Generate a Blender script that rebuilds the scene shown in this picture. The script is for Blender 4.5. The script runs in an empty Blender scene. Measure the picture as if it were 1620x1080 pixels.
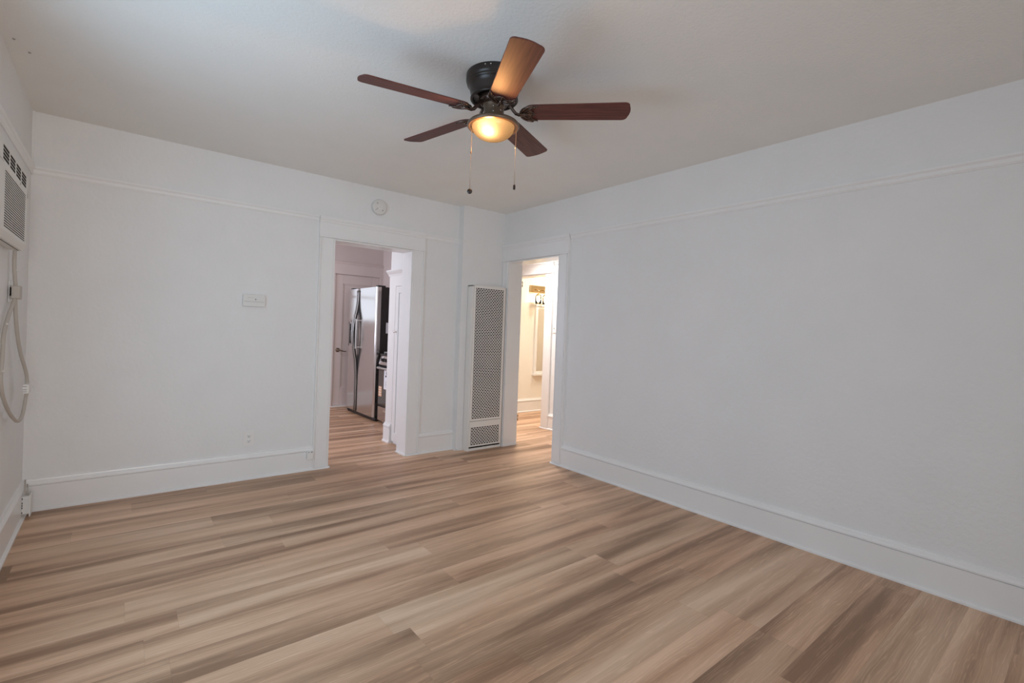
import bpy, math, random
from mathutils import Vector, Matrix, Euler

random.seed(4)
SC = bpy.context.scene
COL = SC.collection
PI = math.pi

# ------------------------------------------------------------------ camera
F_PX = 762.535
YAW, PITCH, ROLL = 0.6706, -0.0069, 0.0364
CAM = (0.0, 0.0, 1.3088)
fw = Vector((math.sin(YAW) * math.cos(PITCH), math.cos(YAW) * math.cos(PITCH), math.sin(PITCH)))
r0 = Vector((math.cos(YAW), -math.sin(YAW), 0))
u0 = r0.cross(fw)
rt = math.cos(ROLL) * r0 + math.sin(ROLL) * u0
up = -math.sin(ROLL) * r0 + math.cos(ROLL) * u0
cd = bpy.data.cameras.new('camera')
cd.sensor_fit = 'HORIZONTAL'
cd.sensor_width = 36.0
cd.lens = F_PX * 36.0 / 1620.0
cd.shift_x = 16.5256 / 1620.0
cd.shift_y = -13.4749 / 1620.0
cd.clip_start = 0.02
cam = bpy.data.objects.new('camera', cd)
COL.objects.link(cam)
R = Matrix((rt, up, -fw)).transposed()
cam.matrix_world = Matrix.Translation(CAM) @ R.to_4x4()
SC.camera = cam

# ------------------------------------------------------------------ world, lights, exposure
SC.view_settings.view_transform = 'Standard'
SC.view_settings.look = 'None'
SC.view_settings.gamma = 1.0
SC.view_settings.exposure = 0.06
SC.cycles.use_denoising = True
SC.cycles.max_bounces = 10
SC.cycles.diffuse_bounces = 7
SC.cycles.transparent_max_bounces = 32
SC.cycles.sample_clamp_indirect = 6.0

W = bpy.data.worlds.new('World')
SC.world = W
W.use_nodes = True
W.node_tree.nodes['Background'].inputs[0].default_value = (0.75, 0.85, 1.0, 1)
W.node_tree.nodes['Background'].inputs[1].default_value = 0.6


def area(name, loc, direction, sx, sy, power, color, spread=180):
    l = bpy.data.lights.new(name, 'AREA')
    l.shape = 'RECTANGLE'
    l.size, l.size_y = sx, sy
    l.energy = power
    l.color = color
    l.spread = math.radians(spread)
    o = bpy.data.objects.new(name, l)
    COL.objects.link(o)
    o.location = loc
    o.rotation_euler = Vector(direction).to_track_quat('-Z', 'Y').to_euler()
    return o


# daylight through the windows of the living room (left wall and the wall behind the camera)
area('daylight_left_window', (-0.60, 1.95, 1.40), (1, 0.08, -0.16), 1.5, 1.3, 31, (0.52, 0.77, 1.0))
area('daylight_front_window', (0.50, -3.52, 1.40), (0.0, 1, 0.0), 1.7, 1.3, 28, (0.97, 0.96, 0.97), 95)
# daylight through the two kitchen windows, lamp in the kitchen ceiling
area('daylight_kitchen_back_window', (2.03, 7.64, 1.75), (0, -1, 0), 0.92, 0.78, 2.2, (0.86, 0.91, 1.0))
area('daylight_kitchen_left_window', (-0.58, 6.10, 1.60), (1, 0, 0), 1.7, 1.2, 40, (0.76, 0.82, 1.0))
area('kitchen_ceiling_lamp', (1.3, 6.0, 2.58), (0, 0, -1), 0.3, 0.3, 8, (1.0, 0.86, 0.78))
# hall ceiling lamp, and an unseen fill added to brighten the bathroom
area('hall_ceiling_lamp', (3.98, 4.62, 2.58), (0, 0, -1), 0.35, 0.35, 24, (1.0, 0.95, 0.91), 120)
area('bathroom_fill_light', (5.5, 5.1, 2.58), (0, 0, -1), 0.3, 0.3, 21, (1.0, 0.88, 0.72))


# ------------------------------------------------------------------ materials
def mat(name, color, rough=0.5, metal=0.0, spec=0.5, bump=None, coat=0.0, emit=None, estr=0.0):
    m = bpy.data.materials.new(name)
    m.use_nodes = True
    nt = m.node_tree
    b = nt.nodes['Principled BSDF']
    b.inputs['Base Color'].default_value = (*color, 1)
    b.inputs['Roughness'].default_value = rough
    b.inputs['Metallic'].default_value = metal
    b.inputs['Specular IOR Level'].default_value = spec
    b.inputs['Coat Weight'].default_value = coat
    if emit:
        b.inputs['Emission Color'].default_value = (*emit, 1)
        b.inputs['Emission Strength'].default_value = estr
    # small procedural colour variation so that nothing is perfectly flat
    tc = nt.nodes.new('ShaderNodeNewGeometry')
    n = nt.nodes.new('ShaderNodeTexNoise')
    n.inputs['Scale'].default_value = 3.0
    n.inputs['Detail'].default_value = 4.0
    nt.links.new(tc.outputs['Position'], n.inputs['Vector'])
    mx = nt.nodes.new('ShaderNodeMix')
    mx.data_type = 'RGBA'
    mx.inputs['A'].default_value = (*[c * 0.965 for c in color], 1)
    mx.inputs['B'].default_value = (*[min(1, c * 1.035) for c in color], 1)
    nt.links.new(n.outputs['Fac'], mx.inputs['Factor'])
    nt.links.new(mx.outputs['Result'], b.inputs['Base Color'])
    if bump:
        prev = None
        for sc_, st, dist, det in bump:
            nn = nt.nodes.new('ShaderNodeTexNoise')
            nn.inputs['Scale'].default_value = sc_
            nn.inputs['Detail'].default_value = det
            nt.links.new(tc.outputs['Position'], nn.inputs['Vector'])
            bp = nt.nodes.new('ShaderNodeBump')
            bp.inputs['Strength'].default_value = st
            bp.inputs['Distance'].default_value = dist
            nt.links.new(nn.outputs['Fac'], bp.inputs['Height'])
            if prev:
                nt.links.new(prev.outputs['Normal'], bp.inputs['Normal'])
            prev = bp
        nt.links.new(prev.outputs['Normal'], b.inputs['Normal'])
    return m


M = {}
M['wall'] = mat('wall_plaster', (0.785, 0.783, 0.775), 0.75, spec=0.25,
                bump=[(7, 0.40, 0.014, 3), (38, 0.55, 0.006, 4), (150, 0.35, 0.002, 3)])
M['ceiling'] = mat('ceiling_plaster', (0.855, 0.85, 0.82), 0.85, spec=0.2,
                   bump=[(70, 0.35, 0.006, 3), (220, 0.2, 0.002, 2)])
M['trim'] = mat('trim_paint', (0.82, 0.815, 0.805), 0.32, spec=0.5, bump=[(25, 0.08, 0.003, 2)])
M['kwall'] = mat('kitchen_wall_paint', (0.74, 0.65, 0.62), 0.6, spec=0.3, bump=[(40, 0.2, 0.004, 3)])
M['kdoor'] = mat('kitchen_door_paint', (0.76, 0.67, 0.64), 0.4, spec=0.4)
M['heater'] = mat('heater_enamel', (0.80, 0.785, 0.75), 0.4, bump=[(60, 0.05, 0.002, 2)])
M['dark'] = mat('dark_recess', (0.012, 0.009, 0.007), 0.8, spec=0.1)  # near-black base puts the shade inside slots into the colour
M['white_plastic'] = mat('white_plastic', (0.80, 0.795, 0.775), 0.38)
M['detector'] = mat('detector_plastic', (0.72, 0.715, 0.69), 0.5)
M['ac_plastic'] = mat('ac_plastic', (0.76, 0.75, 0.715), 0.42)
M['ac_gap'] = mat('ac_gap_shade', (0.022, 0.018, 0.015), 0.7, spec=0.1)  # shade of the openings is put into this near-black colour
M['cord'] = mat('cord_grey', (0.50, 0.46, 0.41), 0.5)
M['tag'] = mat('cord_tag', (0.78, 0.765, 0.73), 0.45)
M['grey_line'] = mat('grey_line', (0.36, 0.35, 0.34), 0.6)
M['bronze'] = mat('oil_rubbed_bronze', (0.045, 0.036, 0.032), 0.32, metal=0.55, spec=0.5)
M['bronze_iron'] = mat('bronze_iron', (0.17, 0.12, 0.085), 0.36, metal=0.4)
M['iron_dark'] = mat('blade_iron_bronze', (0.125, 0.085, 0.068), 0.24, metal=0.75)
M['screw'] = mat('screw_steel', (0.75, 0.73, 0.70), 0.25, metal=1.0)
M['chain'] = mat('chain_brass', (0.45, 0.37, 0.28), 0.3, metal=0.9)
M['brass'] = mat('hinge_brass', (0.38, 0.30, 0.22), 0.3, metal=1.0)
M['black_gloss'] = mat('black_gloss', (0.012, 0.012, 0.013), 0.18)
M['black_matte'] = mat('black_matte', (0.018, 0.016, 0.016), 0.45, bump=[(300, 0.2, 0.001, 2)])
M['fridge_side'] = mat('fridge_side_black', (0.022, 0.017, 0.017), 0.45, bump=[(300, 0.2, 0.001, 2)])
M['oven_glass'] = mat('oven_glass', (0.035, 0.027, 0.022), 0.08, spec=0.8, coat=0.4)
M['chrome'] = mat('chrome', (0.75, 0.73, 0.70), 0.14, metal=1.0)
M['handle_silver'] = mat('handle_silver', (0.55, 0.54, 0.53), 0.3, metal=0.9)
M['paper'] = mat('paper', (0.82, 0.84, 0.90), 0.8)
M['ink'] = mat('printed_ink', (0.06, 0.07, 0.11), 0.7)
M['patch'] = mat('patch_orange', (0.78, 0.44, 0.27), 0.7)
M['patch_pale'] = mat('patch_pale', (0.82, 0.72, 0.62), 0.7)
M['bath_wall'] = mat('bathroom_paint', (0.84, 0.80, 0.73), 0.6, bump=[(40, 0.15, 0.003, 3)])
M['sconce_metal'] = mat('sconce_metal', (0.62, 0.47, 0.27), 0.22, metal=1.0)  # chrome coloured golden; warm lamp reflections are put into the base colour
M['mirror'] = mat('mirror_glass', (0.86, 0.85, 0.82), 0.03, metal=1.0)
M['lit_bulb'] = mat('lit_bulb', (1, 0.9, 0.75), 0.4, emit=(1.0, 0.80, 0.52), estr=45.0)


def steel():
    m = bpy.data.materials.new('brushed_stainless')
    m.use_nodes = True
    nt = m.node_tree
    b = nt.nodes['Principled BSDF']
    b.inputs['Metallic'].default_value = 0.92
    b.inputs['Base Color'].default_value = (0.56, 0.53, 0.52, 1)
    b.inputs['Roughness'].default_value = 0.2
    g = nt.nodes.new('ShaderNodeNewGeometry')
    mp = nt.nodes.new('ShaderNodeMapping')
    mp.inputs['Scale'].default_value = (1, 1, 90)
    n = nt.nodes.new('ShaderNodeTexNoise')
    n.inputs['Scale'].default_value = 2.0
    n.inputs['Detail'].default_value = 3.0
    nt.links.new(g.outputs['Position'], mp.inputs['Vector'])
    nt.links.new(mp.outputs['Vector'], n.inputs['Vector'])
    mr = nt.nodes.new('ShaderNodeMapRange')
    mr.inputs['To Min'].default_value = 0.15
    mr.inputs['To Max'].default_value = 0.22
    nt.links.new(n.outputs['Fac'], mr.inputs['Value'])
    nt.links.new(mr.outputs['Result'], b.inputs['Roughness'])
    return m


M['steel'] = steel()


def blade_wood():
    m = bpy.data.materials.new('mahogany_blade')
    m.use_nodes = True
    nt = m.node_tree
    b = nt.nodes['Principled BSDF']
    b.inputs['Roughness'].default_value = 0.52
    b.inputs['Specular IOR Level'].default_value = 0.35
    uv = nt.nodes.new('ShaderNodeUVMap')
    mp = nt.nodes.new('ShaderNodeMapping')
    mp.inputs['Scale'].default_value = (3.0, 55.0, 1)
    n = nt.nodes.new('ShaderNodeTexNoise')
    n.inputs['Scale'].default_value = 1.6
    n.inputs['Detail'].default_value = 5.0
    n.inputs['Distortion'].default_value = 0.6
    nt.links.new(uv.outputs['UV'], mp.inputs['Vector'])
    nt.links.new(mp.outputs['Vector'], n.inputs['Vector'])
    cr = nt.nodes.new('ShaderNodeValToRGB')
    cr.color_ramp.elements[0].position = 0.3
    cr.color_ramp.elements[0].color = (0.070, 0.018, 0.017, 1)
    cr.color_ramp.elements[1].position = 0.75
    cr.color_ramp.elements[1].color = (0.155, 0.050, 0.036, 1)
    nt.links.new(n.outputs['Fac'], cr.inputs['Fac'])
    nt.links.new(cr.outputs['Color'], b.inputs['Base Color'])
    return m


M['blade'] = blade_wood()


def frosted_glass():
    """amber frosted glass: a dense diffusing body that also lets a little light straight through"""
    m = bpy.data.materials.new('frosted_amber_glass')
    m.use_nodes = True
    nt = m.node_tree
    for n in list(nt.nodes):
        if n.type != 'OUTPUT_MATERIAL':
            nt.nodes.remove(n)
    out = [n for n in nt.nodes if n.type == 'OUTPUT_MATERIAL'][0]
    t = nt.nodes.new('ShaderNodeBsdfTranslucent')
    t.inputs['Color'].default_value = (0.0165, 0.0167, 0.0160, 1)
    p = nt.nodes.new('ShaderNodeBsdfTransparent')
    p.inputs['Color'].default_value = (1.0, 0.92, 0.80, 1)
    g = nt.nodes.new('ShaderNodeBsdfGlossy')
    g.inputs['Roughness'].default_value = 0.25
    m1 = nt.nodes.new('ShaderNodeMixShader')
    m2 = nt.nodes.new('ShaderNodeMixShader')
    m2.inputs[0].default_value = 0.03
    n = nt.nodes.new('ShaderNodeTexNoise')
    n.inputs['Scale'].default_value = 9
    g2 = nt.nodes.new('ShaderNodeNewGeometry')
    mr = nt.nodes.new('ShaderNodeMapRange')
    mr.inputs['To Min'].default_value = 0.10
    mr.inputs['To Max'].default_value = 0.15
    nt.links.new(g2.outputs['Position'], n.inputs['Vector'])
    nt.links.new(n.outputs['Fac'], mr.inputs['Value'])
    nt.links.new(mr.outputs['Result'], m1.inputs[0])
    nt.links.new(t.outputs[0], m1.inputs[1])
    nt.links.new(p.outputs[0], m1.inputs[2])
    nt.links.new(m1.outputs[0], m2.inputs[1])
    nt.links.new(g.outputs[0], m2.inputs[2])
    nt.links.new(m2.outputs[0], out.inputs[0])
    return m


M['bowl_glass'] = frosted_glass()


def clear_glass():
    m = bpy.data.materials.new('clear_glass')
    m.use_nodes = True
    nt = m.node_tree
    out = [n for n in nt.nodes if n.type == 'OUTPUT_MATERIAL'][0]
    p = nt.nodes.new('ShaderNodeBsdfTransparent')
    p.inputs['Color'].default_value = (0.97, 0.96, 0.94, 1)
    g = nt.nodes.new('ShaderNodeBsdfGlossy')
    g.inputs['Roughness'].default_value = 0.08
    lw = nt.nodes.new('ShaderNodeLayerWeight')
    lw.inputs['Blend'].default_value = 0.25
    mx = nt.nodes.new('ShaderNodeMixShader')
    nt.links.new(lw.outputs['Fresnel'], mx.inputs[0])
    nt.links.new(p.outputs[0], mx.inputs[1])
    nt.links.new(g.outputs[0], mx.inputs[2])
    nt.links.new(mx.outputs[0], out.inputs[0])
    return m


M['clear_glass'] = clear_glass()


def floor_mat():
    m = bpy.data.materials.new('oak_vinyl_planks')
    m.use_nodes = True
    nt = m.node_tree
    L = nt.links.new
    b = nt.nodes['Principled BSDF']

    def N(t, **k):
        n = nt.nodes.new(t)
        for a, v in k.items():
            setattr(n, a, v)
        return n

    def math_(op, a, bb=None):
        n = N('ShaderNodeMath', operation=op)
        for i, v in enumerate((a, bb)):
            if v is None:
                continue
            if isinstance(v, (int, float)):
                n.inputs[i].default_value = v
            else:
                L(v, n.inputs[i])
        return n.outputs[0]

    g = N('ShaderNodeNewGeometry')
    sp = N('ShaderNodeSeparateXYZ')
    L(g.outputs['Position'], sp.inputs[0])
    X, Y = sp.outputs[0], sp.outputs[1]
    PW, PL = 0.1815, 1.22
    yr = math_('DIVIDE', math_('SUBTRACT', Y, 2.76 - 40 * PW), PW)
    row = math_('FLOOR', yr)
    fy = math_('FRACT', yr)
    wn = N('ShaderNodeTexWhiteNoise', noise_dimensions='1D')
    L(row, wn.inputs['W'])
    xr = math_('ADD', math_('DIVIDE', X, PL), math_('MULTIPLY', wn.outputs['Value'], 17.0))
    colm = math_('FLOOR', xr)
    fx = math_('FRACT', xr)
    cid = N('ShaderNodeCombineXYZ')
    L(row, cid.inputs[0])
    L(colm, cid.inputs[1])
    wid = N('ShaderNodeTexWhiteNoise', noise_dimensions='2D')
    L(cid.outputs[0], wid.inputs['Vector'])
    rid = wid.outputs['Value']
    sc = N('ShaderNodeSeparateColor')
    L(wid.outputs['Color'], sc.inputs[0])
    rid2 = sc.outputs[1]

    def rowvec(sx, sy, kz):
        c = N('ShaderNodeCombineXYZ')
        L(math_('MULTIPLY', X, sx), c.inputs[0])
        L(math_('MULTIPLY', Y, sy), c.inputs[1])
        L(math_('ADD', math_('MULTIPLY', wn.outputs['Value'], kz), math_('MULTIPLY', rid, 0.9)), c.inputs[2])
        return c.outputs[0]

    def vec(sx, sy, kz):
        c = N('ShaderNodeCombineXYZ')
        L(math_('MULTIPLY', math_('ADD', X, math_('MULTIPLY', rid, 31.0)), sx), c.inputs[0])
        L(math_('MULTIPLY', Y, sy), c.inputs[1])
        L(math_('MULTIPLY', rid2, kz), c.inputs[2])
        return c.outputs[0]

    # broad smoky bands along the plank
    n1 = N('ShaderNodeTexNoise')
    n1.inputs['Scale'].default_value = 1.0
    n1.inputs['Detail'].default_value = 2.5
    n1.inputs['Distortion'].default_value = 0.35
    L(rowvec(0.50, 8.0, 40.0), n1.inputs['Vector'])
    # figure / cathedral
    n2 = N('ShaderNodeTexNoise')
    n2.inputs['Scale'].default_value = 1.0
    n2.inputs['Detail'].default_value = 5.0
    n2.inputs['Distortion'].default_value = 1.1
    L(vec(1.6, 24.0, 60.0), n2.inputs['Vector'])
    # fine pores
    n3 = N('ShaderNodeTexNoise')
    n3.inputs['Scale'].default_value = 1.0
    n3.inputs['Detail'].default_value = 3.0
    L(vec(9.0, 260.0, 80.0), n3.inputs['Vector'])
    # pale cathedral lines
    w = N('ShaderNodeTexWave', wave_type='BANDS', bands_direction='Y')
    w.inputs['Scale'].default_value = 1.0
    w.inputs['Distortion'].default_value = 15.0
    w.inputs['Detail'].default_value = 3.0
    w.inputs['Detail Scale'].default_value = 1.2
    L(vec(2.2, 24.0, 50.0), w.inputs['Vector'])

    t = math_('MULTIPLY_ADD', n1.outputs['Fac'], 1.7)
    t.node.inputs[2].default_value = -0.42
    t = math_('ADD', t, math_('MULTIPLY', math_('SUBTRACT', n2.outputs['Fac'], 0.5), 0.26))
    t = math_('ADD', t, math_('MULTIPLY', math_('SUBTRACT', rid, 0.5), 0.16))
    t = math_('ADD', t, math_('MULTIPLY', math_('SUBTRACT', n3.outputs['Fac'], 0.5), 0.22))
    wl = math_('POWER', w.outputs['Fac'], 7.0)
    wlm = math_('MULTIPLY', wl, math_('SUBTRACT', n2.outputs['Fac'], 0.30))
    t = math_('ADD', t, math_('MULTIPLY', wlm, 0.55))
    cr = N('ShaderNodeValToRGB')
    e = cr.color_ramp.elements
    e[0].position, e[0].color = 0.14, (0.270, 0.163, 0.100, 1)
    e[1].position, e[1].color = 0.92, (0.760, 0.560, 0.410, 1)
    x = e.new(0.5)
    x.color = (0.540, 0.355, 0.235, 1)
    L(t, cr.inputs['Fac'])
    # warm / grey tint per plank
    tint = N('ShaderNodeMix', data_type='RGBA', blend_type='MULTIPLY')
    tint.inputs['Factor'].default_value = 1.0
    tr = N('ShaderNodeValToRGB')
    tr.color_ramp.elements[0].color = (1.07, 0.985, 0.925, 1)
    tr.color_ramp.elements[1].color = (1.01, 0.995, 0.96, 1)
    L(rid2, tr.inputs['Fac'])
    L(cr.outputs['Color'], tint.inputs['A'])
    L(tr.outputs['Color'], tint.inputs['B'])
    # seams
    ey = math_('MINIMUM', fy, math_('SUBTRACT', 1.0, fy))
    ex = math_('MINIMUM', fx, math_('SUBTRACT', 1.0, fx))
    sy = math_('LESS_THAN', ey, 0.006)
    sx = math_('LESS_THAN', ex, 0.0010)
    seam = math_('MAXIMUM', sy, sx)
    dk = N('ShaderNodeMix', data_type='RGBA', blend_type='MULTIPLY')
    L(math_('MULTIPLY', seam, 0.14), dk.inputs['Factor'])
    L(tint.outputs['Result'], dk.inputs['A'])
    dk.inputs['B'].default_value = (0.45, 0.40, 0.36, 1)
    L(dk.outputs['Result'], b.inputs['Base Color'])
    b.inputs['Roughness'].default_value = 0.40
    b.inputs['Specular IOR Level'].default_value = 0.38
    bp = N('ShaderNodeBump')
    bp.inputs['Strength'].default_value = 0.10
    bp.inputs['Distance'].default_value = 0.002
    L(math_('SUBTRACT', n3.outputs['Fac'], seam), bp.inputs['Height'])
    L(bp.outputs['Normal'], b.inputs['Normal'])
    return m


M['floor'] = floor_mat()


# ------------------------------------------------------------------ mesh helpers
class MB:
    """collects shapes in world coordinates and links them as one mesh object"""

    def __init__(self):
        self.v, self.f, self.s, self.uv = [], [], [], {}

    def add(self, vs, fs, smooth=False):
        k = len(self.v)
        self.v += [tuple(p) for p in vs]
        for q in fs:
            self.f.append([k + i for i in q])
            self.s.append(smooth)
        return self

    def box(self, x0, x1, y0, y1, z0, z1):
        x0, x1 = sorted((x0, x1))
        y0, y1 = sorted((y0, y1))
        z0, z1 = sorted((z0, z1))
        vs = [(x0, y0, z0), (x1, y0, z0), (x1, y1, z0), (x0, y1, z0), (x0, y0, z1), (x1, y0, z1), (x1, y1, z1), (x0, y1, z1)]
        return self.add(vs, [(0, 3, 2, 1), (4, 5, 6, 7), (0, 1, 5, 4), (1, 2, 6, 5), (2, 3, 7, 6), (3, 0, 4, 7)])

    def extrude(self, prof, p0, p1, out, smooth=False):
        """profile of (distance out of the wall, height) swept from p0 to p1"""
        p0, p1, out = Vector(p0), Vector(p1), Vector(out)
        n = len(prof)
        vs = [p0 + out * d + Vector((0, 0, z)) for d, z in prof] + [p1 + out * d + Vector((0, 0, z)) for d, z in prof]
        flip = (p1 - p0).cross(Vector((0, 0, 1))).dot(out) < 0
        fs = []
        for i in range(n):
            j = (i + 1) % n
            q = (i, j, n + j, n + i)
            fs.append(q if not flip else q[::-1])
        a, b = tuple(range(n)), tuple(range(n, 2 * n))
        fs += [a[::-1], b] if not flip else [a, b[::-1]]
        return self.add(vs, fs, smooth)

    def prism(self, pts, vec):
        """planar polygon (3-D points) extruded by vec"""
        n = len(pts)
        vec = Vector(vec)
        vs = [Vector(p) for p in pts] + [Vector(p) + vec for p in pts]
        fs = [tuple(range(n))[::-1], tuple(range(n, 2 * n))]
        for i in range(n):
            j = (i + 1) % n
            fs.append((i, j, n + j, n + i))
        return self.add(vs, fs)

    def lathe(self, prof, c, axis=(0, 0, 1), n=48, smooth=True, closed=False):
        axis = Vector(axis).normalized()
        a = axis.orthogonal().normalized()
        b = axis.cross(a)
        c = Vector(c)
        m = len(prof)
        vs = []
        for i in range(n):
            t = 2 * PI * i / n
            d = a * math.cos(t) + b * math.sin(t)
            vs += [c + d * r + axis * z for r, z in prof]
        fs = []
        for i in range(n):
            j = (i + 1) % n
            for k in range(m if closed else m - 1):
                l = (k + 1) % m
                fs.append((i * m + k, j * m + k, j * m + l, i * m + l))
        return self.add(vs, fs, smooth)

    def tube(self, pts, r, n=10, cap=True, flat=1.0):
        pts = [Vector(p) for p in pts]
        rr = r if isinstance(r, (list, tuple)) else [r] * len(pts)
        vs, fs = [], []
        prev = None
        for i, p in enumerate(pts):
            d = (pts[min(i + 1, len(pts) - 1)] - pts[max(i - 1, 0)]).normalized()
            if prev is None:
                a = d.orthogonal().normalized()
            else:
                a = (prev - d * prev.dot(d)).normalized()
            prev = a
            b = d.cross(a)
            vs += [p + (a * math.cos(2 * PI * k / n) + b * math.sin(2 * PI * k / n) * flat) * rr[i] for k in range(n)]
        for i in range(len(pts) - 1):
            for k in range(n):
                l = (k + 1) % n
                fs.append((i * n + k, i * n + l, (i + 1) * n + l, (i + 1) * n + k))
        if cap:
            fs.append(tuple(range(n))[::-1])
            fs.append(tuple(range((len(pts) - 1) * n, len(pts) * n)))
        return self.add(vs, fs, True)

    def sphere(self, c, r, n=16, m=10, squash=(1, 1, 1)):
        vs, fs = [], []
        c = Vector(c)
        for j in range(m + 1):
            th = PI * j / m
            for i in range(n):
                ph = 2 * PI * i / n
                vs.append(c + Vector((math.sin(th) * math.cos(ph) * squash[0], math.sin(th) * math.sin(ph) * squash[1], math.cos(th) * squash[2])) * r)
        for j in range(m):
            for i in range(n):
                k = (i + 1) % n
                fs.append((j * n + i, (j + 1) * n + i, (j + 1) * n + k, j * n + k))
        return self.add(vs, fs, True)

    def rbox(self, x0, x1, y0, y1, z0, z1, r, axis='y', seg=5):
        """box with four edges rounded (the edges that run along the axis)"""
        d = {'x': (1, 2), 'y': (0, 2), 'z': (0, 1)}[axis]
        lo, hi = [x0, y0, z0], [x1, y1, z1]
        ai = 'xyz'.index(axis)
        p2 = []
        a0, a1, b0, b1 = lo[d[0]] + r, hi[d[0]] - r, lo[d[1]] + r, hi[d[1]] - r
        for (ca, cb, st) in ((a1, b1, 0), (a0, b1, 1), (a0, b0, 2), (a1, b0, 3)):
            for k in range(seg + 1):
                t = PI / 2 * (st + k / seg)
                p2.append((ca + r * math.cos(t), cb + r * math.sin(t)))
        pts = []
        for a, b in p2:
            q = [0, 0, 0]
            q[d[0]], q[d[1]], q[ai] = a, b, lo[ai]
            pts.append(q)
        v = [0, 0, 0]
        v[ai] = hi[ai] - lo[ai]
        return self.prism(pts, v)

    def build(self, name, material, parent=None, bevel=0.0, root=None, autosmooth=False):
        me = bpy.data.meshes.new(name)
        off = Vector(root) if root is not None else Vector((0, 0, 0))
        if parent is not None and root is None:
            p = parent
            while p is not None:
                off = off + p.location
                p = p.parent
        me.from_pydata([Vector(p) - off for p in self.v], [], self.f)
        me.polygons.foreach_set('use_smooth', self.s)
        me.materials.append(material)
        me.update()
        import bmesh
        bm = bmesh.new()
        bm.from_mesh(me)
        bmesh.ops.recalc_face_normals(bm, faces=bm.faces)
        bm.to_mesh(me)
        bm.free()
        o = bpy.data.objects.new(name, me)
        COL.objects.link(o)
        if parent is not None:
            o.parent = parent
        elif root is not None:
            o.location = root
        if bevel:
            md = o.modifiers.new('bevel', 'BEVEL')
            md.width = bevel
            md.segments = 2
            md.limit_method = 'ANGLE'
            md.angle_limit = math.radians(40)
        return o


def tag(o, label=None, cat=None, group=None):
    if label:
        o['label'] = label
    if cat:
        o['category'] = cat
    if group:
        o['group'] = group
    return o


def thing(name, loc, label, cat, group=None):
    o = bpy.data.objects.new(name, None)
    o.empty_display_size = 0.05
    COL.objects.link(o)
    o.location = loc
    return tag(o, label, cat, group)


def struct(o, label=None):
    o['kind'] = 'structure'
    if label:
        o['label'] = label
    return o


# ------------------------------------------------------------------ the room shell
XL, XR, YB, H = -0.474, 3.417, 4.394, 2.62
YF = -3.4                    # wall behind the camera
TW = 0.165                   # wall thickness
DK = (1.510, 2.293)          # kitchen opening, x
DH = (3.412, 4.205)          # hall opening, y
DZ = 2.07

struct(MB().box(XL - 0.2, 6.9, YF - 0.2, 7.8, -0.08, 0).build('floor', M['floor']), 'oak-look vinyl plank floor')
struct(MB().box(XL - 0.2, 6.9, YF - 0.2, 7.8, H, H + 0.1).build('ceiling', M['ceiling']), 'textured white ceiling')

# back wall with the kitchen opening
b = MB()
b.box(XL - TW, DK[0], YB, YB + TW, 0, H)
b.box(DK[1], XR + TW, YB, YB + TW, 0, H)
b.box(DK[0], DK[1], YB, YB + TW, DZ, H)
struct(b.build('wall_back', M['wall']), 'white plaster wall with the kitchen doorway')
# shallow chase in the corner, the wall heater hangs on it
struct(MB().box(2.848, XR, 4.305, YB, 0, H).build('wall_corner', M['wall']), 'shallow boxed-out piece of wall in the corner')
# right wall with the hall opening
b = MB()
b.box(XR, XR + TW, YF, DH[0], 0, H)
b.box(XR, XR + TW, DH[1], YB, 0, H)
b.box(XR, XR + TW, DH[0], DH[1], DZ, H)
struct(b.build('wall_right', M['wall']), 'long white plaster wall on the right')
# left wall with a window opening beside the camera
b = MB()
WY0, WY1, WZ0, WZ1 = 1.18, 2.70, 0.73, 2.07
b.box(XL - TW, XL, YF, WY0, 0, H)
b.box(XL - TW, XL, WY1, YB, 0, H)
b.box(XL - TW, XL, WY0, WY1, 0, WZ0)
b.box(XL - TW, XL, WY0, WY1, WZ1, H)
struct(b.build('wall_left', M['wall']), 'white plaster wall on the left')
b = MB()
FX0, FX1 = -0.37, 1.37
b.box(XL - TW, FX0, YF - TW, YF, 0, H)
b.box(FX1, XR + TW, YF - TW, YF, 0, H)
b.box(FX0, FX1, YF - TW, YF, 0, WZ0)
b.box(FX0, FX1, YF - TW, YF, WZ1, H)
struct(b.build('wall_front', M['wall']), 'wall behind the camera')
# window frames of the two windows beside and behind the camera
b = MB()
for (y0, y1) in ((WY0, WY0 + 0.05), (WY1 - 0.05, WY1), ((WY0 + WY1) / 2 - 0.025, (WY0 + WY1) / 2 + 0.025)):
    b.box(XL - 0.10, XL - 0.05, y0, y1, WZ0, WZ1)
b.box(XL - 0.10, XL - 0.05, WY0, WY1, WZ0, WZ0 + 0.05)
b.box(XL - 0.10, XL - 0.05, WY0, WY1, WZ1 - 0.05, WZ1)
struct(b.build('window_1', M['trim']), 'window frame in the left wall')
b = MB()
for (x0, x1) in ((FX0, FX0 + 0.05), (FX1 - 0.05, FX1), ((FX0 + FX1) / 2 - 0.025, (FX0 + FX1) / 2 + 0.025)):
    b.box(x0, x1, YF - 0.10, YF - 0.05, WZ0, WZ1)
b.box(FX0, FX1, YF - 0.10, YF - 0.05, WZ0, WZ0 + 0.05)
b.box(FX0, FX1, YF - 0.10, YF - 0.05, WZ1 - 0.05, WZ1)
struct(b.build('window_2', M['trim']), 'window frame behind the camera')

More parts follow.
